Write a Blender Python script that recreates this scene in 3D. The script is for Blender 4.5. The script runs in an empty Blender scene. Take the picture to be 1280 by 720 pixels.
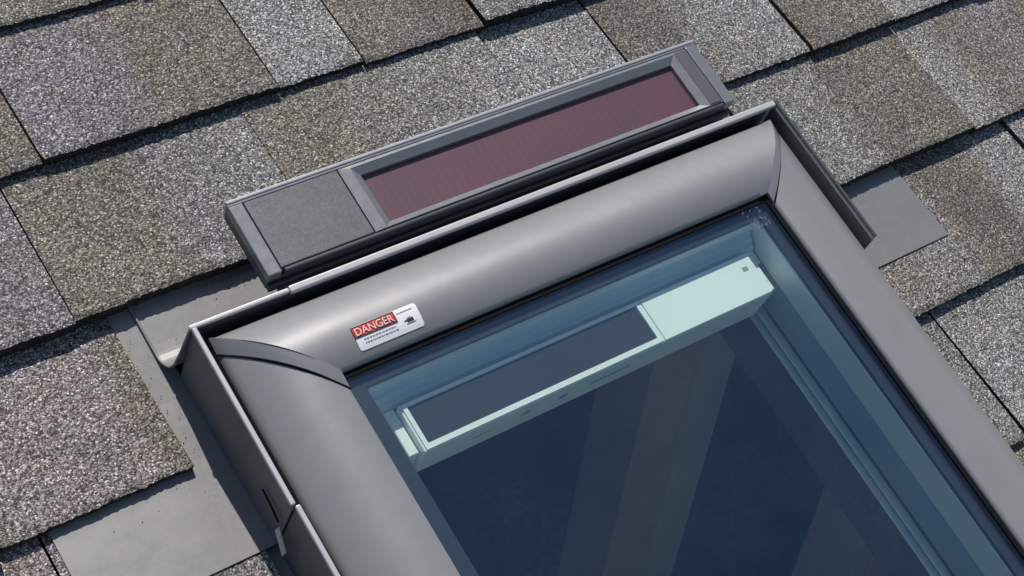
import bpy, bmesh, math, random
from mathutils import Vector, Matrix
random.seed(7)
sc = bpy.context.scene
C = sc.collection

# ------------------------------------------------------------------ frame of the roof
# Everything is laid out in roof coordinates (x along the courses, y up the slope,
# z square to the roof, metres) and tilted by the pitch of the roof.
PITCH = math.radians(18)
ROOF = Matrix.Rotation(PITCH, 4, 'X')

# ------------------------------------------------------------------ camera
cam = bpy.data.cameras.new('camera')
co = bpy.data.objects.new('camera', cam); C.objects.link(co)
R0 = (0.8091057717622823, -0.5164768982173658, 0.2803559589316073)
R1 = (-0.33642133202206315, -0.7982432546473461, -0.4996282555740583)
R2 = (0.48183870481852437, 0.3099343801762633, -0.8196170706622672)
CP = (-0.35456886918879676, -0.4446745470599184, 1.0823917340199012)
M = Matrix(((R0[0], -R1[0], -R2[0], CP[0]), (R0[1], -R1[1], -R2[1], CP[1]), (R0[2], -R1[2], -R2[2], CP[2]), (0, 0, 0, 1)))
co.matrix_world = ROOF @ M
cam.sensor_width = 36; cam.lens = 2017.337 / 1280 * 36
cam.clip_start = 0.01; cam.clip_end = 200
sc.camera = co

# ------------------------------------------------------------------ light
SUN_ROOF = Vector((0.115, 0.74, 0.655)).normalized()
SUN = (ROOF.to_3x3() @ SUN_ROOF).normalized()
elev = math.asin(SUN.z); rot = math.atan2(SUN.x, SUN.y)
w = bpy.data.worlds.new('World'); sc.world = w; w.use_nodes = True
nt = w.node_tree; bg = nt.nodes['Background']
sky = nt.nodes.new('ShaderNodeTexSky'); sky.sky_type = 'NISHITA'; sky.sun_disc = False
sky.sun_elevation = elev; sky.sun_rotation = rot; sky.air_density = 1.0; sky.dust_density = 0.6; sky.ozone_density = 1.5
nt.links.new(sky.outputs[0], bg.inputs[0]); bg.inputs[1].default_value = 0.09
sl = bpy.data.lights.new('sun', 'SUN'); sl.energy = 4.2; sl.angle = math.radians(0.5); sl.color = (1, 0.955, 0.89)
so = bpy.data.objects.new('sun', sl); C.objects.link(so)
so.rotation_euler = SUN.to_track_quat('Z', 'Y').to_euler()
sc.view_settings.view_transform = 'Standard'; sc.view_settings.look = 'None'
sc.view_settings.gamma = 1; sc.view_settings.use_curve_mapping = False
sc.view_settings.exposure = 0.1
sc.cycles.max_bounces = 10; sc.cycles.transparent_max_bounces = 12
sc.cycles.diffuse_bounces = 4; sc.cycles.glossy_bounces = 4
sc.cycles.use_denoising = True; sc.cycles.denoiser = 'OPENIMAGEDENOISE'
sc.cycles.denoising_input_passes = 'RGB_ALBEDO_NORMAL'; sc.cycles.denoising_prefilter = 'ACCURATE'

# ------------------------------------------------------------------ materials
def newmat(name):
    m = bpy.data.materials.new(name); m.use_nodes = True
    n = m.node_tree.nodes; p = n['Principled BSDF']
    return m, m.node_tree, n, m.node_tree.links, p

def pos_node(n):
    return n.new('ShaderNodeNewGeometry').outputs['Position']

def noise(n, l, vec, scale, detail=3, rough=.55):
    t = n.new('ShaderNodeTexNoise'); t.inputs['Scale'].default_value = scale
    t.inputs['Detail'].default_value = detail; t.inputs['Roughness'].default_value = rough
    l.new(vec, t.inputs['Vector']); return t

def mrange(n, l, v, a, b, c, d):
    t = n.new('ShaderNodeMapRange'); l.new(v, t.inputs[0])
    for i, x in enumerate((a, b, c, d)): t.inputs[i + 1].default_value = x
    return t.outputs[0]

def mathn(n, l, op, a, b):
    t = n.new('ShaderNodeMath'); t.operation = op
    for i, x in enumerate((a, b)):
        if isinstance(x, (int, float)): t.inputs[i].default_value = x
        else: l.new(x, t.inputs[i])
    return t.outputs[0]

def mixc(n, l, f, a, b, mode='MIX'):
    t = n.new('ShaderNodeMix'); t.data_type = 'RGBA'; t.blend_type = mode
    for i, x in ((0, f), (6, a), (7, b)):
        if isinstance(x, (int, float)): t.inputs[i].default_value = x
        elif isinstance(x, tuple): t.inputs[i].default_value = (*x[:3], 1)
        else: l.new(x, t.inputs[i])
    return t.outputs[2]

def paint(name, col, metallic=0.0, rough=0.4, dirt=0.12, dscale=14, bump=0.0, bscale=900, spec=.5, dust=(.30, .27, .23), dustamt=0.0, rvar=1.0, wave=0.0):
    m, t, n, l, p = newmat(name)
    P = pos_node(n)
    a = noise(n, l, P, dscale, 5, .6)
    f = mrange(n, l, a.outputs[0], .3, .7, 1 - dirt, 1 + dirt)
    v = n.new('ShaderNodeVectorMath'); v.operation = 'SCALE'; v.inputs[0].default_value = col
    l.new(f, v.inputs['Scale'])
    c = v.outputs[0]
    b = noise(n, l, P, dscale * 9, 6, .7)
    fine = noise(n, l, P, 420, 2, .6)
    if dustamt:
        d = mathn(n, l, 'MULTIPLY', mrange(n, l, b.outputs[0], .45, .75, 0, 1), mrange(n, l, fine.outputs[0], .4, .7, 0, dustamt))
        c = mixc(n, l, d, c, dust)
    l.new(c, p.inputs['Base Color'])
    p.inputs['Metallic'].default_value = metallic
    p.inputs['Specular IOR Level'].default_value = spec
    l.new(mrange(n, l, b.outputs[0], .3, .7, rough - .05 * rvar, rough + .07 * rvar), p.inputs['Roughness'])
    if wave:
        wn = noise(n, l, P, 17, 2, .4); wb = n.new('ShaderNodeBump'); wb.inputs['Strength'].default_value = 1; wb.inputs['Distance'].default_value = wave
        l.new(wn.outputs[0], wb.inputs['Height']); l.new(wb.outputs[0], p.inputs['Normal'])
    if bump:
        bn = noise(n, l, P, bscale, 2, .5)
        B = n.new('ShaderNodeBump'); B.inputs['Strength'].default_value = bump; B.inputs['Distance'].default_value = .0004
        if wave: l.new(wb.outputs[0], B.inputs['Normal'])
        l.new(bn.outputs[0], B.inputs['Height']); l.new(B.outputs[0], p.inputs['Normal'])
    return m

def shingle_mat():
    m, t, n, l, p = newmat('asphalt_granules')
    P = pos_node(n)
    at = n.new('ShaderNodeAttribute'); at.attribute_name = 'tone'
    # warp so that the cells are irregular chips
    vo = n.new('ShaderNodeTexVoronoi'); vo.inputs['Scale'].default_value = 740; vo.inputs['Randomness'].default_value = 1
    l.new(P, vo.inputs['Vector'])
    vb = n.new('ShaderNodeTexVoronoi'); vb.inputs['Scale'].default_value = 1250
    l.new(P, vb.inputs['Vector'])
    sx = n.new('ShaderNodeSeparateColor'); l.new(vo.outputs['Color'], sx.inputs[0])
    sb = n.new('ShaderNodeSeparateColor'); l.new(vb.outputs['Color'], sb.inputs[0])
    # brightness of each granule
    cr = n.new('ShaderNodeValToRGB'); l.new(sx.outputs[0], cr.inputs[0])
    e = cr.color_ramp; e.interpolation = 'LINEAR'
    e.elements[0].position = 0; e.elements[0].color = (.16, .16, .16, 1)
    e.elements[1].position = 1; e.elements[1].color = (2.8, 2.8, 2.8, 1)
    for ps, v in ((.25, .50), (.6, 1.0), (.88, 1.55)):
        q = e.elements.new(ps); q.color = (v, v, v, 1)
    c1 = mixc(n, l, 1.0, at.outputs['Color'], cr.outputs[0], 'MULTIPLY')
    # hue of each granule: rust, ochre, blue grey
    cr2 = n.new('ShaderNodeValToRGB'); l.new(sx.outputs[1], cr2.inputs[0]); e = cr2.color_ramp
    e.elements[0].position = 0; e.elements[0].color = (1.07, 1.0, .90, 1)
    e.elements[1].position = 1; e.elements[1].color = (.92, .98, 1.10, 1)
    q = e.elements.new(.3); q.color = (1.06, 1, .92, 1); q = e.elements.new(.7); q.color = (.97, 1, 1.03, 1)
    c2 = mixc(n, l, 1.0, c1, cr2.outputs[0], 'MULTIPLY')
    # small grains in between
    f2 = mrange(n, l, sb.outputs[0], 0, 1, .62, 1.38)
    v = n.new('ShaderNodeVectorMath'); v.operation = 'SCALE'; l.new(c2, v.inputs[0]); l.new(f2, v.inputs['Scale'])
    # broad mottling and weather stains
    ns = noise(n, l, P, 16, 4, .6); f3 = mrange(n, l, ns.outputs[0], .3, .7, .86, 1.14)
    v2 = n.new('ShaderNodeVectorMath'); v2.operation = 'SCALE'; l.new(v.outputs[0], v2.inputs[0]); l.new(f3, v2.inputs['Scale'])
    hs = noise(n, l, P, 30, 3, .6)
    warm = mixc(n, l, mrange(n, l, hs.outputs[0], .35, .65, 0, 1), (1.03, 1.0, .95), (1.0, .99, 1.03))
    c5 = mixc(n, l, 1.0, v2.outputs[0], warm, 'MULTIPLY')
    # asphalt seen between the granules
    gap = mrange(n, l, vo.outputs['Distance'], .5, .85, 0, .8)
    c6 = mixc(n, l, gap, c5, (.02, .019, .018))
    l.new(c6, p.inputs['Base Color'])
    p.inputs['Roughness'].default_value = .85; p.inputs['Specular IOR Level'].default_value = .35
    h = mathn(n, l, 'SUBTRACT', mathn(n, l, 'MULTIPLY', sx.outputs[2], .9), vo.outputs['Distance'])
    h = mathn(n, l, 'ADD', h, mathn(n, l, 'MULTIPLY', vb.outputs['Distance'], -.4))
    B = n.new('ShaderNodeBump'); B.inputs['Strength'].default_value = .8; B.inputs['Distance'].default_value = .0007
    l.new(h, B.inputs['Height']); l.new(B.outputs[0], p.inputs['Normal'])
    return m

MS = shingle_mat()
M_clad = paint('grey_lacquered_aluminium', (.250, .243, .243), metallic=.14, rough=.39, dirt=.035, dscale=13, bump=.03, dustamt=.22, spec=.85, rvar=.5, wave=.0007)
M_cap = paint('grey_mitre_cap', (.235, .235, .245), metallic=.3, rough=.40, dirt=.03, bump=.03, rvar=.3)
M_upright = paint('shade_painted_weathered_flashing', (.130, .122, .122), metallic=.2, rough=.42, dirt=.14, dscale=22, dustamt=.45, wave=.0025)  # same weathered flashing metal, base colour darkened to paint in the uprights' shade
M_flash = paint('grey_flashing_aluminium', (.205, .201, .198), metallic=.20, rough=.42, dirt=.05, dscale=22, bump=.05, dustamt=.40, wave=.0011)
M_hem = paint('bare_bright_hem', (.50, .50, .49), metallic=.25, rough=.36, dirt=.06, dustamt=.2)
M_dark = paint('black_frame_sealant', (.018, .018, .02), rough=.6, dirt=.3)
M_gasket = paint('black_rubber_gasket', (.008, .008, .010), rough=.85, dirt=.1, spec=.1)
M_silver = paint('silver_panel_edge', (.46, .46, .47), metallic=.4, rough=.33, dirt=.04, dustamt=.1)
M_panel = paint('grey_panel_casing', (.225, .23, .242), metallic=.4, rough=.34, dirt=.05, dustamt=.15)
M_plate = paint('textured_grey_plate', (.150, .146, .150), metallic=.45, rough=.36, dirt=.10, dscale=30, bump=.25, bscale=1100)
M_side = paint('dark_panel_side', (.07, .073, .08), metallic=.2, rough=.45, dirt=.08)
M_white = paint('white_painted_sash', (.85, .87, .85), rough=.35, dirt=.03)
M_liner = paint('grey_window_liner', (.36, .44, .52), rough=.4, dirt=.05)
M_head = paint('pale_head_board', (.62, .72, .76), rough=.45, dirt=.04, dscale=30)
M_bar = paint('white_plastic_housing', (.88, .90, .86), rough=.38, dirt=.02)
M_spacer = paint('dark_glass_spacer', (.03, .035, .05), metallic=.2, rough=.4, dirt=.05)
M_wood = paint('raw_timber', (.80, .64, .52), rough=.7, dirt=.15, dscale=8)
M_wood2 = paint('pale_grey_board', (.86, .82, .74), rough=.7, dirt=.1, dscale=8)
M_attic = paint('dark_attic_lining', (.05, .05, .055), rough=.9, dirt=.2, dscale=4)
M_attic2 = paint('brown_shaft_board', (.11, .09, .085), rough=.8, dirt=.1)
M_felt = paint('roofing_felt', (.03, .03, .03), rough=.9, dirt=.2)
M_lab_w = paint('white_label_vinyl', (.82, .82, .82), rough=.35, dirt=.02)
M_lab_r = paint('red_label_print', (.62, .045, .035), rough=.35, dirt=.03)
M_lab_p = paint('pale_lettering', (.85, .50, .45), rough=.4, dirt=.02)
M_ink = paint('black_label_print', (.03, .03, .03), rough=.4, dirt=.02)
M_ink2 = paint('grey_label_print', (.22, .22, .24), rough=.4, dirt=.02)
M_mark = paint('grey_green_marking', (.30, .36, .36), rough=.4, dirt=.02)

def cell_mat():
    m, t, n, l, p = newmat('maroon_thin_film_cells')
    tc = n.new('ShaderNodeTexCoord'); sp = n.new('ShaderNodeSeparateXYZ'); l.new(tc.outputs['Object'], sp.inputs[0])
    fx = mathn(n, l, 'FRACT', mathn(n, l, 'MULTIPLY', sp.outputs[0], 1 / .0072), 0)
    line = mathn(n, l, 'LESS_THAN', fx, .10)
    ns = noise(n, l, tc.outputs['Object'], 18, 3)
    c = mixc(n, l, mrange(n, l, ns.outputs[0], .3, .7, 0, 1), (.105, .036, .050), (.082, .034, .046))
    c = mixc(n, l, mathn(n, l, 'MULTIPLY', line, .35), c, (.13, .075, .085))
    l.new(c, p.inputs['Base Color']); p.inputs['Roughness'].default_value = .5
    p.inputs['Coat Weight'].default_value = .6; p.inputs['Coat Roughness'].default_value = .08
    return m
M_cell = cell_mat()

def darkcell_mat():
    m, t, n, l, p = newmat('dark_grey_cell')
    p.inputs['Base Color'].default_value = (.045, .05, .065, 1); p.inputs['Roughness'].default_value = .3
    return m
M_dcell = darkcell_mat()

def glass_mat():
    m, t, n, l, p = newmat('blue_coated_glass')
    out = n['Material Output']
    tr = n.new('ShaderNodeBsdfTransparent'); tr.inputs[0].default_value = (.940, .988, .968, 1)
    gl = n.new('ShaderNodeBsdfGlossy'); gl.inputs['Roughness'].default_value = .015; gl.inputs['Color'].default_value = (.62, .80, 1, 1)
    lw = n.new('ShaderNodeLayerWeight'); lw.inputs['Blend'].default_value = .5
    fr = mathn(n, l, 'ADD', mathn(n, l, 'MULTIPLY', mathn(n, l, 'POWER', lw.outputs['Facing'], 4.0), .75), .090)
    mx = n.new('ShaderNodeMixShader'); l.new(fr, mx.inputs[0]); l.new(tr.outputs[0], mx.inputs[1]); l.new(gl.outputs[0], mx.inputs[2])
    # thin film of dust lying unevenly on the pane
    P = pos_node(n)
    n1 = noise(n, l, P, 9, 5, .6); n2 = noise(n, l, P, 260, 3, .6)
    dm = mathn(n, l, 'MULTIPLY', mrange(n, l, n1.outputs[0], .38, .68, .05, 1.6), mrange(n, l, n2.outputs[0], .4, .75, .002, .010))
    df = n.new('ShaderNodeBsdfDiffuse'); df.inputs[0].default_value = (.55, .54, .55, 1)
    m2 = n.new('ShaderNodeMixShader'); l.new(dm, m2.inputs[0]); l.new(mx.outputs[0], m2.inputs[1]); l.new(df.outputs[0], m2.inputs[2])
    l.new(m2.outputs[0], out.inputs['Surface'])
    return m
M_glass = glass_mat()

# ------------------------------------------------------------------ helpers
org = {}
def thing(name, label, cat, loc=(0, 0, 0), group=None):
    o = bpy.data.objects.new(name, None); C.objects.link(o); o.empty_display_size = .05
    o.matrix_world = ROOF @ Matrix.Translation(loc)
    o['label'] = label; o['category'] = cat
    if group: o['group'] = group
    org[o.name] = Vector(loc)
    return o

def obj(name, bm, mat, parent=None, smooth=False, loc=None):
    """bm is in roof coordinates; the object gets its own origin (its bounding centre unless given)."""
    if loc is None:
        cs = [v.co for v in bm.verts]
        loc = sum(cs, Vector()) / max(1, len(cs))
    loc = Vector(loc)
    bmesh.ops.translate(bm, verts=bm.verts, vec=-loc)
    me = bpy.data.meshes.new(name)
    if smooth:
        for f in bm.faces: f.smooth = True
    bm.to_mesh(me); bm.free()
    me.materials.append(mat)
    o = bpy.data.objects.new(name, me); C.objects.link(o)
    org[o.name] = loc
    if parent:
        o.parent = parent; o.location = loc - org[parent.name]
    else:
        o.matrix_world = ROOF @ Matrix.Translation(loc)
    return o

def box(x0, x1, y0, y1, z0, z1, bm=None, bev=0, seg=2):
    t = bmesh.new()
    bmesh.ops.create_cube(t, size=1)
    for v in t.verts:
        v.co = Vector(((x0 + x1) / 2 + v.co.x * (x1 - x0), (y0 + y1) / 2 + v.co.y * (y1 - y0), (z0 + z1) / 2 + v.co.z * (z1 - z0)))
    if bev: bmesh.ops.bevel(t, geom=t.edges[:], offset=bev, segments=seg, affect='EDGES', profile=.5)
    if bm is None: return t
    me = bpy.data.meshes.new('tmp'); t.to_mesh(me); t.free(); bm.from_mesh(me); bpy.data.meshes.remove(me)
    return bm

def grid(fn, nu, nv, bm=None, us=None, vs=None):
    bm = bm or bmesh.new()
    us = us or [i / nu for i in range(nu + 1)]; vs = vs or [j / nv for j in range(nv + 1)]
    V = [[bm.verts.new(fn(u, v)) for v in vs] for u in us]
    for i in range(len(us) - 1):
        for j in range(len(vs) - 1):
            bm.faces.new((V[i][j], V[i + 1][j], V[i + 1][j + 1], V[i][j + 1]))
    return bm

def slab(fn, nu, nv, off):
    """sheet with real thickness: fn(u, v) and the same surface moved by off, closed round the edge"""
    bm = bmesh.new(); off = Vector(off)
    A = [[bm.verts.new(fn(i / nu, j / nv)) for j in range(nv + 1)] for i in range(nu + 1)]
    B = [[bm.verts.new(v.co + off) for v in r] for r in A]
    for i in range(nu):
        for j in range(nv):
            bm.faces.new((A[i][j], A[i + 1][j], A[i + 1][j + 1], A[i][j + 1])); bm.faces.new((B[i][j], B[i][j + 1], B[i + 1][j + 1], B[i + 1][j]))
    for i in range(nu):
        for j in (0, nv): bm.faces.new((A[i][j], A[i + 1][j], B[i + 1][j], B[i][j]))
    for j in range(nv):
        for i in (0, nu): bm.faces.new((A[i][j], A[i][j + 1], B[i][j + 1], B[i][j]))
    bmesh.ops.recalc_face_normals(bm, faces=bm.faces[:])
    return bm

def sheet(pts, a, b, axis, th=.0008):
    """thin folded metal: profile pts [(p,z)] extruded from a to b along axis ('x' or 'y'), with thickness."""
    n = len(pts); nor = []
    for i in range(n):
        d = Vector((0, 0))
        if i: d += (Vector(pts[i]) - Vector(pts[i - 1])).normalized()
        if i < n - 1: d += (Vector(pts[i + 1]) - Vector(pts[i])).normalized()
        d.normalize(); nor.append(Vector((-d.y, d.x)))
    loop = [Vector(p) for p in pts] + [Vector(pts[i]) + nor[i] * th for i in reversed(range(n))]
    bm = bmesh.new()
    mk = (lambda s, q: (s, q[0], q[1])) if axis == 'x' else (lambda s, q: (q[0], s, q[1]))
    A = [bm.verts.new(mk(a, q)) for q in loop]; B = [bm.verts.new(mk(b, q)) for q in loop]
    m = len(loop)
    for i in range(m):
        j = (i + 1) % m; bm.faces.new((A[i], A[j], B[j], B[i]))
    for i in range(n - 1):
        bm.faces.new((A[i], A[i + 1], A[m - 2 - i], A[m - 1 - i])); bm.faces.new((B[i], B[i + 1], B[m - 2 - i], B[m - 1 - i]))
    bmesh.ops.recalc_face_normals(bm, faces=bm.faces[:])
    return bm

def tube(pts, r, bm=None, seg=8):
    bm = bm or bmesh.new()
    pts = [Vector(p) for p in pts]; rings = []
    for i, p in enumerate(pts):
        d = (pts[min(i + 1, len(pts) - 1)] - pts[max(i - 1, 0)]).normalized()
        a = d.orthogonal().normalized() if abs(d.z) > .9 else d.cross(Vector((0, 0, 1))).normalized()
        b = d.cross(a)
        rings.append([bm.verts.new(p + r * (math.cos(t * 2 * math.pi / seg) * a + math.sin(t * 2 * math.pi / seg) * b)) for t in range(seg)])
    for i in range(len(rings) - 1):
        for t in range(seg):
            bm.faces.new((rings[i][t], rings[i][(t + 1) % seg], rings[i + 1][(t + 1) % seg], rings[i + 1][t]))
    bm.faces.new(rings[0]); bm.faces.new(rings[-1])
    bmesh.ops.recalc_face_normals(bm, faces=bm.faces[:])
    return bm

# ------------------------------------------------------------------ roof
EXP = .1363
SKX0, SKX1, SKY1, SKY0 = .0, .56, .0, -.965      # outside of the skylight flashing
roof = bpy.data.objects.new('roof', None); C.objects.link(roof); roof.matrix_world = ROOF.copy()
roof['kind'] = 'structure'; org['roof'] = Vector((0, 0, 0))
RX0, RX1, RY0, RY1 = -3.2, 4.0, -2.6, 2.6
d = bmesh.new()
hx0, hx1, hy0, hy1 = .03, .53, -.94, -.03
for (a, b, c, e) in ((RX0, hx0, RY0, RY1), (hx1, RX1, RY0, RY1), (hx0, hx1, hy1, RY1), (hx0, hx1, RY0, hy0)):
    box(a, b, c, e, -.03, -.012, d)
obj('roof_deck', d, M_felt, roof)

TAN = (.192, .178, .152); BRN = (.162, .149, .131); GRY = (.235, .234, .224); VIO = (.218, .204, .214)
LGT = (.272, .272, .268); SND = (.215, .203, .176); PNK = (.275, .243, .234)
PAL = [TAN, BRN, GRY, VIO, LGT, SND, GRY, TAN]

def tone_at(x, stops):
    if x <= stops[0][0]: return stops[0][1]
    for (xa, ca), (xb, cb) in zip(stops, stops[1:]):
        if x <= xb:
            t = (x - xa) / max(1e-6, xb - xa)
            return tuple(p + (q - p) * t for p, q in zip(ca, cb))
    return stops[-1][1]

def shingle_bm(x0, x1, y0, zb, stops, fine, lean=0.0, up=None, trim=None):
    """one tab: butt at y0 (down-slope edge), zb its height there; it dives under the next course."""
    bm = bmesh.new(); lay = bm.loops.layers.float_color.new('tone')
    n = max(2, int((x1 - x0) / (.0024 if fine else .06)))
    yt = y0 + (up or EXP + .012)
    zt = max(.0012, zb - .0116)
    top = []; low = []; bot = []; mid = []
    ph = random.uniform(0, 9)
    for i in range(n + 1):
        x = x0 + (x1 - x0) * i / n
        j = (random.gauss(0, .00042) + .0004 * math.sin(x * 41 + ph) + .0002 * math.sin(x * 143 + ph * 2)) if fine else 0
        j2 = random.gauss(0, .0003) if fine else 0
        ex = 0
        if i == 0: ex = lean
        if i == n: ex = lean
        zl = zb + (random.gauss(0, .00022) if fine else 0)
        top.append(bm.verts.new((x + lean * .5, yt, zt)))
        mid.append(bm.verts.new((x, y0 + .004 + j2, zl - .0001)))
        low.append(bm.verts.new((x - lean * .5, y0 + j, zl - .0009)))
        bot.append(bm.verts.new((x - lean * .5, y0 + j * .5 + .0006, -.002)))
    cut = set()
    for i in range(n):
        bm.faces.new((mid[i], mid[i + 1], top[i + 1], top[i]))
        bm.faces.new((low[i], low[i + 1], mid[i + 1], mid[i]))
        cut.add(bm.faces.new((bot[i], bot[i + 1], low[i + 1], low[i])))
    for k in (0, n):
        tb = bm.verts.new((top[k].co.x, yt, -.006))
        cut.add(bm.faces.new((bot[k], low[k], mid[k], top[k], tb)))
    bmesh.ops.recalc_face_normals(bm, faces=bm.faces[:])
    for f in bm.faces:
        for lp in f.loops:
            lp[lay] = (*tone_at(lp.vert.co.x, stops), 1) if f not in cut else (.035, .034, .033, 1)
    return bm

# the courses in view: butt line y, then tabs (x0, x1, thick, tone stops)
def S(*a): return a
lists = {
 .4700: None,
 .3345: [(-.22, -.03, 1, S((0, TAN))), (-.03, .13, 0, S((0, SND), (.1, TAN))), (.13, .30, 1, S((0, GRY))), (.30, .44, 0, S((0, BRN))), (.44, .62, 1, S((0, LGT)))],
 .2022: [(-.205, -.016, 0, S((-.1, BRN), (-.02, TAN))), (-.016, .1890, 1, S((.0, VIO), (.073, VIO), (.096, TAN), (.19, TAN))),
         (.1915, .2725, 0, S((.2, LGT))), (.2745, .3980, 0, S((.28, TAN), (.39, BRN))), (.3995, .509, 1, S((.41, GRY), (.5, LGT))),
         (.5105, .63, 0, S((.5, BRN))), (.6315, .75, 1, S((.6, LGT)))],
 .0655: [(-.25, -.0535, 1, S((-.2, VIO), (-.06, VIO))), (-.0525, .1528, 1, S((-.04, TAN), (.035, TAN), (.07, VIO), (.10, GRY), (.15, GRY))),
         (.1535, .3905, 1, S((.16, SND), (.22, TAN), (.30, GRY), (.385, LGT))), (.3930, .5075, 0, S((.4, LGT))),
         (.510, .6950, 0, S((.515, BRN), (.575, BRN), (.605, GRY), (.69, LGT))), (.6965, .8090, 1, S((.70, BRN), (.8, TAN))),
         (.8105, .93, 0, S((.81, LGT))), (.9315, 1.1, 1, S((.95, BRN)))],
 -.0712: [(-.34, -.171, 1, S((-.3, TAN), (-.17, SND))), (-.170, -.0265, 0, S((-.168, SND), (-.145, PNK), (-.055, PNK), (-.036, TAN), (-.02, TAN))),
         (.575, .8030, 1, S((.6, GRY), (.665, GRY), (.70, BRN), (.775, TAN), (.80, BRN))),
         (.8045, .99, 0, S((.81, LGT), (.84, GRY), (.87, TAN), (.93, VIO), (.98, TAN))), (.9915, 1.2, 1, S((1, GRY)))],
 -.2085: [(-.30, -.142, 1, S((-.2, PNK))), (-.1405, -.0085, 0, S((-.13, VIO), (-.02, GRY))),
         (.575, .848, 0, S((.6, SND), (.68, GRY), (.72, BRN), (.775, BRN), (.80, LGT), (.84, LGT))), (.8495, 1.03, 1, S((.85, GRY), (.95, LGT)))],
 -.3448: [(-.33, -.12, 1, S((-.2, TAN))), (-.1185, -.0085, 0, S((-.1, GRY))),
         (.575, .6255, -1, S((.6, GRY))), (.6275, .83, 1, S((.63, LGT), (.75, GRY))), (.8315, 1.0, 0, S((.84, VIO)))],
}
courses = []
y = .0655 + EXP * 0
ys = [(.0655 + EXP * k) for k in range(-18, 19)]
known = sorted(lists)
def snap(yy):
    for k in known:
        if abs(k - yy) < .02: return k
    return yy
far = bmesh.new(); farlay = far.loops.layers.float_color.new('tone')
cands = []
for yy in ys:
    yb = snap(yy); tabs = lists.get(yb)
    tabs = list(tabs) if tabs else []
    # carry the course on past the tabs listed, both ways
    def rnd_tab(x0, x1):
        c = random.choice(PAL); c2 = random.choice(PAL) if random.random() < .35 else c
        m = (x0 + x1) / 2
        return (x0, x1, random.random() < .5, ((m - .015, c), (m + .015, c2)))
    ends = []
    inside = SKY0 - .02 < yb < .04
    if tabs:
        lo = min(t[0] for t in tabs); hi = max(t[1] for t in tabs)
    elif inside:
        lo, hi = -.0085, .575
    else: lo = hi = random.uniform(-.1, .1)
    x = lo
    while x > RX0:
        wd = random.uniform(.10, .23); tabs.append(rnd_tab(x - wd, x - .0015)); x -= wd
    x = hi
    while x < RX1:
        wd = random.uniform(.10, .23); tabs.append(rnd_tab(x + .0015, x + wd)); x += wd
    for t in tabs: cands.append((yb, t))
def near(c):
    yb, t = c; m = (t[0] + t[1]) / 2
    return max(abs(m - .4) / 1.5, abs(yb + .05))
cands.sort(key=near)
for i, (yb, (x0, x1, thick, stops)) in enumerate(cands):
    zb = (.0166 if thick else .0130) + random.uniform(-.0006, .0006)
    if x0 < .0 and x1 > -.15 and yb < .05: zb = .0108
    if x0 < .70 and x1 > .56 and yb < -.1: zb = .0108
    if thick == -1: zb = .0088
    dx = max(0, abs((x0 + x1) / 2 - .35) - .75); dy = max(0, abs(yb) - .5)
    fine = dx == 0 and dy == 0
    bm = shingle_bm(x0, x1, yb + random.uniform(-.0012, .0012), zb, stops, fine, lean=random.uniform(-.003, .001) if fine else 0)
    if i < 280:
        obj('shingle', bm, MS, roof)
    else:
        me = bpy.data.meshes.new('tmp'); bm.to_mesh(me); bm.free(); far.from_mesh(me); bpy.data.meshes.remove(me)
so_ = obj('shingle_field', far, MS, roof); so_['kind'] = 'stuff'

# ------------------------------------------------------------------ attic under the roof
attic = bpy.data.objects.new('attic_room', None); C.objects.link(attic); attic.matrix_world = ROOF.copy(); attic['kind'] = 'structure'
org['attic_room'] = Vector((0, 0, 0))
ax0, ax1, ay0, ay1, az0, az1 = -1.2, 2.2, -1.12, 1.6, -2.4, -.032
obj('attic_floor', box(ax0, ax1, ay0, ay1, az0 - .02, az0), M_attic, attic)
obj('attic_wall', box(ax0 - .02, ax0, ay0, ay1, az0, az1), M_attic, attic)
obj('attic_wall', box(ax1, ax1 + .02, ay0, ay1, az0, az1), M_attic, attic)
obj('attic_wall', box(ax0, ax1, ay0 - .02, ay0, az0, az1), M_white, attic)  # unseen wall, made white and set close to bounce sun onto the posts
obj('attic_wall', box(ax0, ax1, ay1, ay1 + .02, az0, az1), M_attic, attic)
for rx in (-.011, .571):
    obj('rafter', box(rx - .019, rx + .019, ay0 + .01, ay1 - .01, -.17, -.034, bev=.002), M_wood, attic)
obj('header_joist', box(.0085, .5515, -.021, .017, -.17, -.034, bev=.002), M_wood, attic)

def post(name, label, x0, x1, y, z, dep, top, bottom, mat, parent=None):
    """upright member, plumb in the world: passes roof point (., y, z)"""
    up = Vector((0, math.sin(PITCH), math.cos(PITCH))); fw = Vector((0, math.cos(PITCH), -math.sin(PITCH)))
    bm = box(x0, x1, 0, dep, bottom, top, bev=.002)
    for v in bm.verts:
        v.co = Vector((v.co.x, y, z)) + fw * v.co.y + up * v.co.z
    return bm
p1 = thing('timber_post', 'tall brown timber post with pale edge board, seen through the glass below the opener box', 'post', (.80, -.35, -1.6))
obj('post_board', post('', '', .724, .80, -.003, -.6, .09, .45, -1.6, M_wood), M_wood, p1)
obj('edge_board', post('', '', .8015, .862, -.015, -.6, .09, .45, -1.6, M_wood2), M_wood2, p1)
p2 = thing('timber_post', 'dim brown timber post seen through glass at lower right beside the rail', 'post', (1.0, -.55, -1.6))
obj('edge_board', post('', '', .980, 1.020, -.235, -.6, .09, .55, -1.4, M_wood2), M_wood2, p2)
obj('post_board', post('', '', 1.0215, 1.16, -.235, -.6, .09, .55, -1.4, M_wood), M_wood, p2)

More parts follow.
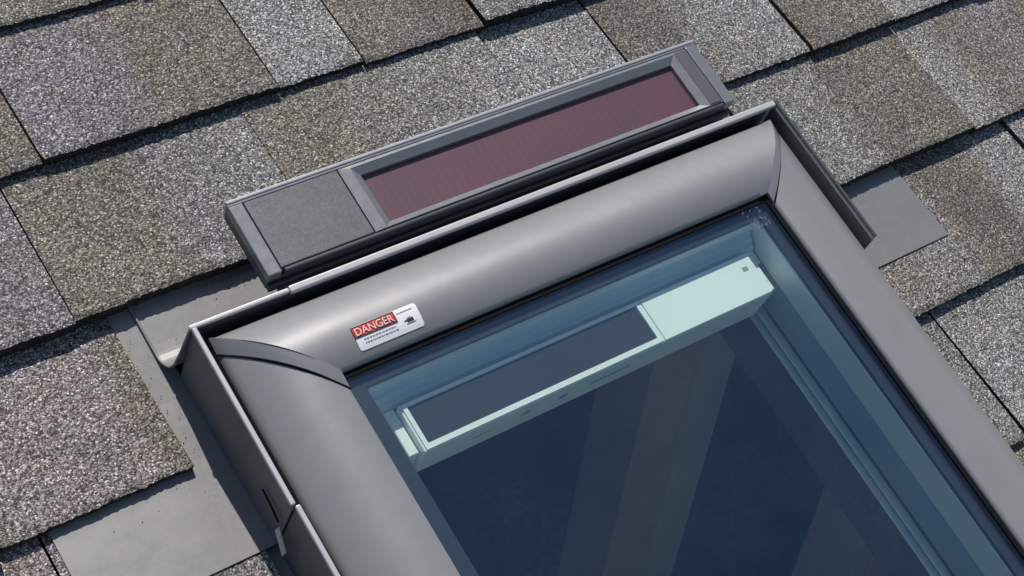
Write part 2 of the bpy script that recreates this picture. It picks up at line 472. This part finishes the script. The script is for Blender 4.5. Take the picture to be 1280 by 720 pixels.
# ------------------------------------------------------------------ skylight
sk = thing('skylight', 'grey framed roof skylight with blue tinted glass set among the shingles', 'skylight', (.28, -.48, 0))
XL, XR, YT, YB = .009, .5504, -.009, -.955
WL, WR, WT, WB = .067, .0645, .0685, .068
def cz(t, B=.058):
    return .0695 + .0175 * t + B * t * (1 - t)
def cpt(x, y, t, dz=0): return Vector((x, y, cz(t) + dz))
ts = [0, .04, .1, .17, .25, .33, .42, .5, .58, .67, .75, .83, .9, .96, 1.0]
prof = [(0, -.022), (0, -.0035), (.004, -.0012)] + [(t, 0) for t in ts[1:-1]] + [(.985, -.0002), (1, -.0022), (1, -.0052)]
def clad(side):
    pr = [(t, dz) for t, dz in prof]
    def fn(u, v):
        t, dz = pr[int(round(v * (len(pr) - 1)))]
        xl, xr, yt, yb = XL + WL * t, XR - WR * t, YT - WT * t, YB + WB * t
        if side == 'top': p = (xl + (xr - xl) * u, yt)
        if side == 'bottom': p = (xr + (xl - xr) * u, yb)
        if side == 'left': p = (xl, yb + (yt - yb) * u)
        if side == 'right': p = (xr, yt + (yb - yt) * u)
        return Vector((p[0], p[1], cz(t, .058 if side in ('top', 'bottom') else .040) + dz))
    bm = grid(fn, 16, len(pr) - 1)
    bmesh.ops.recalc_face_normals(bm, faces=bm.faces[:])
    if sum(f.normal.z for f in bm.faces) < 0: bmesh.ops.reverse_faces(bm, faces=bm.faces[:])
    return bm
for sd in ('top', 'left', 'right', 'bottom'):
    obj('cladding', clad(sd), M_clad, sk, smooth=True)

def cap(cx, sx, d1, d2):
    """moulded strip over the mitre; d1 = reach along the top piece, d2 = reach down the side piece"""
    W = WL if sx > 0 else WR
    def fn(u, v):
        t = max(0, min(1, u)); x = cx + sx * W * t; y = YT - WT * t
        k = [(-d1, -.0012), (-d1, .0008), (-d1 * .15, .0011), (0, .0012), (d2 * .5, .0006), (d2, -.0002), (d2, -.0032)][int(round(v * 6))]
        dd, dz = k
        if dd < 0: p = (x + sx * (-dd), y)
        else: p = (x, y - dd)
        ez = 0
        if u < 0: ez = -.02
        if u > 1: ez = -.006
        return Vector((p[0] - sx * .0006 * (u < 0), p[1] + .0006 * (u < 0), cz(t, .050) + dz + ez))
    us = [-.01] + [i / 40 for i in range(41)] + [1.01]
    bm = grid(fn, 0, 6, us=us)
    bmesh.ops.recalc_face_normals(bm, faces=bm.faces[:])
    if sum(f.normal.z for f in bm.faces) < 0: bmesh.ops.reverse_faces(bm, faces=bm.faces[:])
    return bm
obj('corner_cap', cap(XL, 1, .0012, .0135), M_cap, sk)
obj('corner_cap', cap(XR, -1, .0095, .0095), M_cap, sk)
def seam(cx, sx, d):
    W = WL if sx > 0 else WR
    pts = []
    for i in range(25):
        t = i / 24
        pts.append((cx + sx * W * t, YT - WT * t - d, cz(t, .040) + .0002))
    return tube(pts, .0008, seg=6)
obj('corner_seam', seam(XL, 1, .0142), M_gasket, sk)
obj('corner_seam', seam(XR, -1, .0102), M_gasket, sk)

GX0, GX1, GY0, GY1 = XL + WL, XR - WR, YB + WB, YT - WT
def ring(i0, i1, z0, z1, bev=0):
    """rectangular ring: outer edge i0 inside the sight line, inner edge i1 inside it"""
    bm = bmesh.new()
    a0, b0, c0, d0 = GX0 + i0, GX1 - i0, GY0 + i0, GY1 - i0
    a1, b1, c1, d1 = GX0 + i1, GX1 - i1, GY0 + i1, GY1 - i1
    def q(z): return [bm.verts.new(p) for p in ((a0, c0, z), (b0, c0, z), (b0, d0, z), (a0, d0, z), (a1, c1, z), (b1, c1, z), (b1, d1, z), (a1, d1, z))]
    L, H = q(z0), q(z1)
    for k in range(4):
        j = (k + 1) % 4
        bm.faces.new((L[k], L[j], H[j], H[k])); bm.faces.new((L[4 + k], L[4 + j], H[4 + j], H[4 + k]))
        bm.faces.new((H[k], H[j], H[4 + j], H[4 + k])); bm.faces.new((L[k], L[j], L[4 + j], L[4 + k]))
    bmesh.ops.recalc_face_normals(bm, faces=bm.faces[:])
    if bev: bmesh.ops.bevel(bm, geom=[e for e in bm.edges if e.calc_length() > .1], offset=bev, segments=2, affect='EDGES')
    return bm
obj('frame', ring(-.060, -.004, -.03, .058, .002), M_dark, sk)
for nm, q in (('gasket', (GX0, GX1 + .005, GY1 - .0048, GY1 + .005)), ('gasket', (GX1 - .0040, GX1 + .005, GY0, GY1 - .005)), ('gasket', (GX0, GX1 - .0042, GY0 - .005, GY0 + .004))):
    obj(nm, box(*q, .0832, .0842, bev=.0003), M_gasket, sk)
pane = obj('glass', box(GX0 - .004, GX1 + .004, GY0 - .004, GY1 + .004, .0790, .0830), M_glass, sk)
obj('spacer', ring(-.0035, .0145, .0745, .0782), M_spacer, sk)
obj('sash', ring(-.0030, .0150, .0460, .0742, .0008), M_white, sk)
obj('liner', ring(-.0030, .0160, .0165, .0456, .001), M_liner, sk)
obj('groove', ring(-.0030, .0110, .0076, .0160), M_spacer, sk)
obj('rail', ring(-.0030, .0186, .0054, .0072, .0004), M_white, sk)
obj('groove', ring(-.0030, .0140, -.0010, .0052), M_spacer, sk)
obj('rail', ring(-.0030, .0205, -.0032, -.0014, .0004), M_white, sk)
obj('shaft_lining', ring(-.010, .0180, -.055, -.0040), M_attic2, sk)

hb = slab(lambda u, v: Vector((.0945 + .3740 * u, -.0920 - .0140 * v, (.0640, .0590, .0588, .0540, .0538, .0490)[int(round(v * 5))])), 1, 5, (0, .0010, -.0008))
obj('head_board', hb, M_head, sk)

# opener housing behind the head of the glass
BX0, BX1, BY0, BY1, BZ0, BZ1 = .1125, .4535, -.1485, -.1080, .020, .0585
hs = obj('opener_housing', box(BX0, BX1, BY0, BY1, BZ0, BZ1, bev=.0012), M_bar, sk)
# raised rim round the solar strip
rim = bmesh.new()
sx0, sx1, sy0, sy1 = .1180, .3330, -.1432, -.1118
for a in ((BX0 + .002, sx0, BY0 + .001, BY1 - .001), (sx1, .3375, BY0 + .001, BY1 - .001), (sx0, sx1, sy1, BY1 - .001), (sx0, sx1, BY0 + .001, sy0)):
    box(a[0], a[1], a[2], a[3], BZ1 - .001, BZ1 + .0014, rim)
obj('strip_rim', rim, M_bar, hs)
obj('solar_strip', box(sx0 + .0004, sx1 - .0004, sy0 + .0004, sy1 - .0004, BZ1 - .001, BZ1 + .0004), M_dcell, hs)
obj('cover_plate', box(.3385, BX1 - .0008, BY0 + .0006, BY1 - .0006, BZ1 - .001, BZ1 + .0016, bev=.0005), M_bar, hs)
obj('release_catch', box(.4395, .4450, -.1230, -.1190, BZ1 + .0010, BZ1 + .0020, bev=.0004), M_mark, hs)
# stepped brackets at both ends
def bracket(x, s):
    bm = bmesh.new()
    box(min(x, x + s * .0085), max(x, x + s * .0085), BY0 + .004, BY1 + .002, BZ0 + .004, BZ1 - .007, bm, .0008)
    box(min(x + s * .008, x + s * .0150), max(x + s * .008, x + s * .0150), BY1 - .010, BY1 + .003, BZ0 + .006, BZ1 - .010, bm, .0008)
    box(min(x + s * .008, x + s * .011), max(x + s * .008, x + s * .011), BY0 + .014, BY1 - .013, BZ0 + .008, BZ1 - .014, bm, .0006)
    return bm
obj('end_bracket', bracket(BX0 - .0005, -1), M_bar, sk)
obj('end_bracket', bracket(BX1 + .0005, 1), M_bar, sk)
# faint markings moulded into the front of the housing
yf = BY0 - .0004
def marks(name, rects):
    mk = bmesh.new()
    for x0, x1, z0, z1 in rects: box(x0, x1, yf, BY0 + .0002, z0, z1, mk)
    o = obj(name, mk, M_mark, hs)
    return o
marks('arrow_mark', [(.2030 + k * .0018, .2048 + k * .0018, .0405 + (k % 3) * .0012, .0425 + (k % 3) * .0018) for k in range(5)])
marks('square_mark', [(.2390, .2470, .0385, .0445)])
for k in range(9):
    marks('printed_letter', [(.2700 + k * .0044, .2728 + k * .0044, .0395, .0425)])
marks('faint_mark', [(.160, .176, .040, .041)])

# faint etched stamp in the upper right corner of the glass
st = bmesh.new(); rs = random.Random(3)
for r_ in range(4):
    for k in range(5):
        if rs.random() < .85:
            cx = .4555 + k * .0036 + rs.uniform(-.0005, .0005) + r_ * .0008; cy = -.0830 - r_ * .0058
            for q in range(3):
                an = rs.choice((0, math.pi / 2, .8)); L = .0011
                ox, oy = rs.uniform(-.001, .001), rs.uniform(-.0016, .0016)
                dx_, dy_ = math.cos(an) * L, math.sin(an) * L; nx, ny = -math.sin(an) * .00022, math.cos(an) * .00022
                st.faces.new([st.verts.new((cx + ox + a * dx_ + b * nx, cy + oy + a * dy_ + b * ny, .08325)) for a, b in ((-1, -1), (1, -1), (1, 1), (-1, 1))])
M_etch = paint('etched_grey_print', (.15, .15, .20), rough=.6, dirt=.05)
obj('glass_stamp', st, M_etch, pane)
scw = bmesh.new(); bmesh.ops.create_uvsphere(scw, u_segments=10, v_segments=6, radius=.0016, matrix=Matrix.Translation((GX1 - .0118, -.1655, .050)))
obj('screw_head', scw, M_white, sk)

# danger label on the top cladding
LX0, LX1, LY0, LY1 = .0955, .1500, -.0705, -.0520
def lab(x, y, dz):
    t = (YT - y) / WT; return Vector((x, y, cz(t) + dz))
def patch(x0, x1, y0, y1, dz, rad=0, nx=8, ny=6, bm=None):
    bm = bm or bmesh.new()
    def fn(u, v):
        x = x0 + (x1 - x0) * u; y = y0 + (y1 - y0) * v
        if rad:
            ex = max(0, rad - min(x - x0, x1 - x)); 
            lim = rad - math.sqrt(max(0, rad * rad - ex * ex))
            y = min(max(y, y0 + lim), y1 - lim)
        return lab(x, y, dz)
    us = None
    if rad:
        a = [0, .2, .4, .7, 1]; L = x1 - x0
        us = [rad * q / L for q in a] + [.3, .5, .7] + [1 - rad * q / L for q in reversed(a)]
    return grid(fn, nx, ny, bm, us=us)
lb = obj('warning_label', patch(LX0, LX1, LY0, LY1, .0004, rad=.0022), M_lab_w, sk)
LW, LH = LX1 - LX0, LY1 - LY0
obj('red_band', patch(LX0 + .0002, LX0 + .0352, LY0 + .0095, LY1 - .0008, .0006), M_lab_r, lb)
def frame_lines(x0, x1, y0, y1, wd, dz):
    bm = bmesh.new()
    patch(x0, x1, y0, y0 + wd, dz, bm=bm, ny=1); patch(x0, x1, y1 - wd, y1, dz, bm=bm, ny=1)
    patch(x0, x0 + wd, y0 + wd, y1 - wd, dz, bm=bm, nx=1); patch(x1 - wd, x1, y0 + wd, y1 - wd, dz, bm=bm, nx=1)
    return bm
obj('band_outline', frame_lines(LX0 - .0001, LX0 + .0356, LY0 + .0091, LY1 - .0004, .0007, .0008), M_ink, lb)
def text_bm(s, x, y, size, dz, width=None, off=0):
    cu = bpy.data.curves.new('t', 'FONT'); cu.body = s; cu.size = 1; cu.offset = off
    to = bpy.data.objects.new('t', cu); C.objects.link(to)
    bpy.context.view_layer.update()
    dg = bpy.context.evaluated_depsgraph_get(); me = bpy.data.meshes.new_from_object(to.evaluated_get(dg))
    bm = bmesh.new(); bm.from_mesh(me); bpy.data.objects.remove(to); bpy.data.curves.remove(cu); bpy.data.meshes.remove(me)
    mx = max(v.co.x for v in bm.verts); mn = min(v.co.x for v in bm.verts); my = max(v.co.y for v in bm.verts)
    kx = (width / (mx - mn)) if width else size
    for v in bm.verts: v.co = lab(x + (v.co.x - mn) * kx, y + v.co.y / my * size, dz)
    bmesh.ops.recalc_face_normals(bm, faces=bm.faces[:])
    if sum(f.normal.z for f in bm.faces) < 0: bmesh.ops.reverse_faces(bm, faces=bm.faces[:])
    return bm
obj('lettering', text_bm('DANGER', LX0 + .0016, LY0 + .0105, .0064, .00085, .0325, off=.045), M_ink, lb)
obj('lettering', text_bm('DANGER', LX0 + .0018, LY0 + .0108, .0058, .00105, .0320, off=.012), M_lab_p, lb)
fp = bmesh.new(); rl = random.Random(5)
for (xa, xb, yy) in ((.0060, .0330, .0064), (.0060, .0340, .0038), (.0375, .0505, .0145)):
    x = xa
    while x < xb:
        wd = rl.uniform(.0008, .0022); patch(LX0 + x, LX0 + min(xb, x + wd), LY0 + yy, LY0 + yy + .0009, .0006, nx=1, ny=1, bm=fp); x += wd + .0005
obj('small_print', fp, M_ink2, lb)
hd = bmesh.new()   # little hand pictogram
hx, hy = LX0 + .0425, LY0 + .0062
patch(hx, hx + .0055, hy, hy + .0022, .0006, nx=1, ny=1, bm=hd)
patch(hx - .0022, hx, hy + .0010, hy + .0020, .0006, nx=1, ny=1, bm=hd)
for k in range(4): patch(hx + .0003 + k * .0013, hx + .0011 + k * .0013, hy + .0022, hy + .0040 - abs(k - 1.5) * .0006, .0006, nx=1, ny=1, bm=hd)
patch(hx - .001, hx + .0065, hy - .0012, hy - .0007, .0006, nx=1, ny=1, bm=hd)
obj('hand_symbol', hd, M_ink, lb)

# ------------------------------------------------------------------ flashings
RZ = .079
hf = thing('head_flashing', 'folded grey metal head flashing with bright rim, running along top of skylight', 'flashing', (.28, .03, 0))
def arc(cx, cz_, r, a0, a1, n):
    return [(cx + r * math.cos(math.radians(a0 + (a1 - a0) * i / n)), cz_ + r * math.sin(math.radians(a0 + (a1 - a0) * i / n))) for i in range(n + 1)]
pf = [(.19, .0016), (.09, .0026), (.030, .0030)] + arc(.0230, .0245, .0213, -90, -180, 12) + [(.0012, .040), (.0010, RZ - .004)]
def apr(u, v):
    q = pf[int(round(v * (len(pf) - 1)))]
    xl = -.0085 * (1 - max(0, q[1] - .004) / RZ) ** 1.5
    return Vector((xl + (.5685 - xl) * u, q[0], q[1]))
obj('apron', slab(apr, 1, len(pf) - 1, (0, .0006, .0004)), M_flash, hf, smooth=False)
obj('rim', box(-.0022, .0780, -.0016, .0022, RZ - .0035, RZ - .0004, bev=.0012, seg=3), M_hem, hf)
obj('rim', box(.0780, .5590, -.0030, .0030, RZ - .0045, RZ + .0004, bev=.0014, seg=3), M_hem, hf)
hp = [(-.0085 * (1 - max(0, z - .004) / RZ) ** 1.5, y_ + .0002, z + .0010) for y_, z in pf]
obj('edge_hem', tube(hp, .0011), M_flash, hf, smooth=True)
leg = sheet([(.5615, .003), (.5605, RZ - .003), (.5590, RZ - .001), (.5575, RZ - .003)], -.1480, .0000, 'y', .0008)
obj('side_leg', leg, M_flash, hf)
obj('side_leg_foot', box(.5625, .5745, -.1480, .1, .0025, .0034), M_flash, hf)
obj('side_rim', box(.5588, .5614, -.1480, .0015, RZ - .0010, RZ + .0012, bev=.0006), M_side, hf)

def step(x, s, y1, y0, reach, label, first=False, RZ=.079):
    """L-shaped step flashing: upright against the frame, flange under the course above, over the one below"""
    t = thing('step_flashing', label, 'flashing', (x, (y0 + y1) / 2, 0), 'step flashings down the sides of the skylight')
    yb = y0; ya = y1 + (.085 if first else .02)
    def surf(Y):
        # follows the shingle below it, and dives under the course above
        k = max(q for q in ys if q <= yb + .001); above = k + EXP
        if Y < above: return .0108 - .0096 * (Y - k) / (EXP + .012) + .0007
        return max(.0010, .0027 - .0017 * min(1, (Y - above) / .05))
    m = 14
    def fn(u, v):
        X = x + s * (-.0008 + (reach + .0008) * u); Y = ya + (yb - ya) * v
        return Vector((X, Y, surf(Y)))
    obj('flange', slab(fn, 1, m, (0, 0, .0007)), M_flash, t)
    zt = RZ; k = -s
    def fu(u, v):
        Y = y1 + (yb - y1) * u
        return Vector((x + k * (.0002 + .0006 * v), Y, .0020 + (zt - .0050) * v))
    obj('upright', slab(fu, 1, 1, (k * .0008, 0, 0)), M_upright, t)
    a, b = (x - .0010, x + .0028) if s < 0 else (x - .0048, x + .0006)
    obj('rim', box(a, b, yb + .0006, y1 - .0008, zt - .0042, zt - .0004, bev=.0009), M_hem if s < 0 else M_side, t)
    return t
yL = [(0.0, -.1375 - .0115), (-.149, -.2850), (-.2855, -.4215), (-.422, -.558), (-.5585, -.6945), (-.695, -.831), (-.8315, -.965)]
wordL = ['left step flashing with wide grey card, uppermost, below the head flashing corner', 'second left step flashing down, its thin upright at the bottom picture edge']
for i, (a, b) in enumerate(yL):
    lbl = wordL[i] if i < 2 else '%s grey step flashing down the left side of the skylight, below the picture edge' % ['', '', 'third', 'fourth', 'fifth', 'sixth', 'lowest'][i]
    # the first covers down to just past the butt of the course above
    t = step(0.0 if i % 2 == 0 else .0022, -1, .0 if i == 0 else a, b, .135 if i == 0 else .12, lbl, i == 0)
    if i == 0:
        pass
yR = [(-.0172, -.1540), (-.1545, -.2900), (-.2905, -.4265), (-.427, -.563), (-.5635, -.6995), (-.70, -.836), (-.8365, -.965)]
for i, (a, b) in enumerate(yR):
    lbl = ['right step flashing, square grey card on the shingles beyond the frame', 'right step flashing hidden low behind frame, second down'][i] if i < 2 else '%s grey step flashing down the right side of the skylight, hidden behind the cladding' % ['', '', 'third', 'fourth', 'fifth', 'sixth', 'lowest'][i]
    step(.5665, 1, a, b, .1305 if i == 0 else .008, lbl, RZ=.040)
# small joint clip where the first two left pieces meet
jt = thing('joint_tab', 'small bright bent metal tab at the joint between the two left step flashings', 'metal tab', (-.002, -.165, .02))
jb = slab(lambda u, v: Vector((-.0035 - .0022 * math.sin(v * 2.6), -.1485 - .0150 * u, .0435 - .0065 * v - .0140 * u)), 6, 4, (-.0007, 0, 0))
obj('tab_plate', jb, M_hem, jt)
obj('tab_slot', tube([(-.0012, -.1190, .0440), (-.0014, -.1320, .0430), (-.0020, -.1450, .0415)], .0008, seg=6), M_gasket, jt)
# grit washed down from the shingles and lying on the flashing
gr = bmesh.new(); glay = gr.loops.layers.float_color.new('tone'); rg = random.Random(11)
def crumb(x, y, z, r):
    vs = [gr.verts.new((x + r * math.cos(a) * rg.uniform(.6, 1.2), y + r * math.sin(a) * rg.uniform(.6, 1.2), z)) for a in (0, 1.6, 3.1, 4.7)]
    tp = gr.verts.new((x, y, z + r * rg.uniform(.7, 1.3)))
    k = rg.choice((.12, .2, .3, .45)); 
    for q in range(4):
        f = gr.faces.new((vs[q], vs[(q + 1) % 4], tp))
        for lq in f.loops: lq[glay] = (k, k * .95, k * .88, 1)
for q in range(22): crumb(rg.uniform(-.128, -.012), -.145 + .07 * rg.random() ** .5, .0052, rg.uniform(.0003, .0007))
for q in range(30): crumb(rg.uniform(.002, .12), .018 + .045 * rg.random() ** .6, .0036, rg.uniform(.0003, .0007))
for q in range(14): crumb(rg.uniform(.60, .694), -.150 + .078 * rg.random() ** .5, .0052, rg.uniform(.0003, .0007))
for q in range(26): crumb(-.0255 + .02 * rg.random() ** 2, rg.uniform(-.07, .05), .0032, rg.uniform(.0003, .0007))
gi = obj('loose_grit', gr, MS); gi['kind'] = 'stuff'; gi['label'] = 'loose granules scattered over the grey flashing'; gi['category'] = 'grit'
sf = thing('sill_flashing', 'grey metal apron flashing under the lower end of skylight', 'flashing', (.28, -1.0, 0))
obj('apron', sheet([(-1.09, .012), (-.985, .013), (-.972, .016), (-.9665, .024), (-.9660, .070)], -.0085, .5685, 'x'), M_flash, sf)

# ------------------------------------------------------------------ solar panel
sp = thing('solar_panel', 'long grey solar panel with maroon cells, mounted above the skylight head', 'solar panel', (.283, .04, .02))
PX0, PX1, PY0, PY1, PZ = .0672, .5205, .0135, .0822, .0832
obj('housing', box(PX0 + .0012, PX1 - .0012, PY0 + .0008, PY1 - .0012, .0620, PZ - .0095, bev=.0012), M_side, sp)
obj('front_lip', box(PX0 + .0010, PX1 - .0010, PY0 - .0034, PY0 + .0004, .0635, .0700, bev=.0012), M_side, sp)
obj('mounting_base', box(PX0 + .030, PX1 - .004, .0090, .0500, .0260, .0616, bev=.001), M_dark, sp)
for bx in (.12, .28, .44):
    obj('mounting_bracket', box(bx - .015, bx + .015, .020, .070, .0052, .0256, bev=.001), M_dark, sp)
tz = PZ - .0093
def rail(x0, x1, y0, y1, h=PZ, b=.0009): return box(x0, x1, y0, y1, tz, h, bev=b)
obj('top_rail', rail(PX0, PX1, PY1 - .0030, PY1, PZ + .0006), M_silver, sp)
obj('top_rail_step', rail(PX0, PX1, PY1 - .0052, PY1 - .0031, PZ - .0002, .0005), M_panel, sp)
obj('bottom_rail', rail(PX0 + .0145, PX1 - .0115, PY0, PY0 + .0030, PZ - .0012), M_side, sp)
obj('side_rail', rail(PX0, PX0 + .0115, PY0, PY1 - .0052), M_panel, sp)
obj('side_rail', rail(PX1 - .0110, PX1, PY0, PY1 - .0052, PZ + .0004), M_panel, sp)
obj('cover_plate', box(PX0 + .0124, .1594, PY0 + .0034, PY1 - .0056, tz, PZ - .0004, bev=.0006), M_plate, sp)
# bezel round the cells: sloping inner faces
bz = bmesh.new()
bx0, bx1, by0, by1 = .1604, PX1 - .0116, PY0 + .0034, PY1 - .0056
ix0, ix1, iy0, iy1 = .1765, .4885, .0225, .0675
o1 = [(bx0, by0), (bx1, by0), (bx1, by1), (bx0, by1)]; i1 = [(ix0 - .0062, iy0 - .0052), (ix1 + .0062, iy0 - .0052), (ix1 + .0062, iy1 + .0068), (ix0 - .0062, iy1 + .0068)]
i2 = [(ix0, iy0), (ix1, iy0), (ix1, iy1), (ix0, iy1)]
def lp(q, z): return [bz.verts.new((a, b, z)) for a, b in q]
r0, r1, r2, r3, r4 = lp(o1, tz), lp(o1, PZ - .0006), lp(i1, PZ - .0002), lp(i2, PZ - .0036), lp(i2, PZ - .0078)
for A_, B_ in ((r0, r1), (r1, r2), (r2, r3), (r3, r4)):
    for k in range(4): bz.faces.new((A_[k], A_[(k + 1) % 4], B_[(k + 1) % 4], B_[k]))
bmesh.ops.recalc_face_normals(bz, faces=bz.faces[:])
if sum(f.normal.z * f.calc_area() for f in bz.faces) < 0: bmesh.ops.reverse_faces(bz, faces=bz.faces[:])
obj('bezel', bz, M_panel, sp)
obj('end_strip', box(ix1 + .0075, bx1 - .0012, by0 + .001, by1 - .001, PZ - .001, PZ + .0004, bev=.0004), M_plate, sp)
obj('cell_strip', box(ix0 - .001, ix1 + .001, iy0 - .001, iy1 + .001, PZ - .0085, PZ - .0070), M_cell, sp)
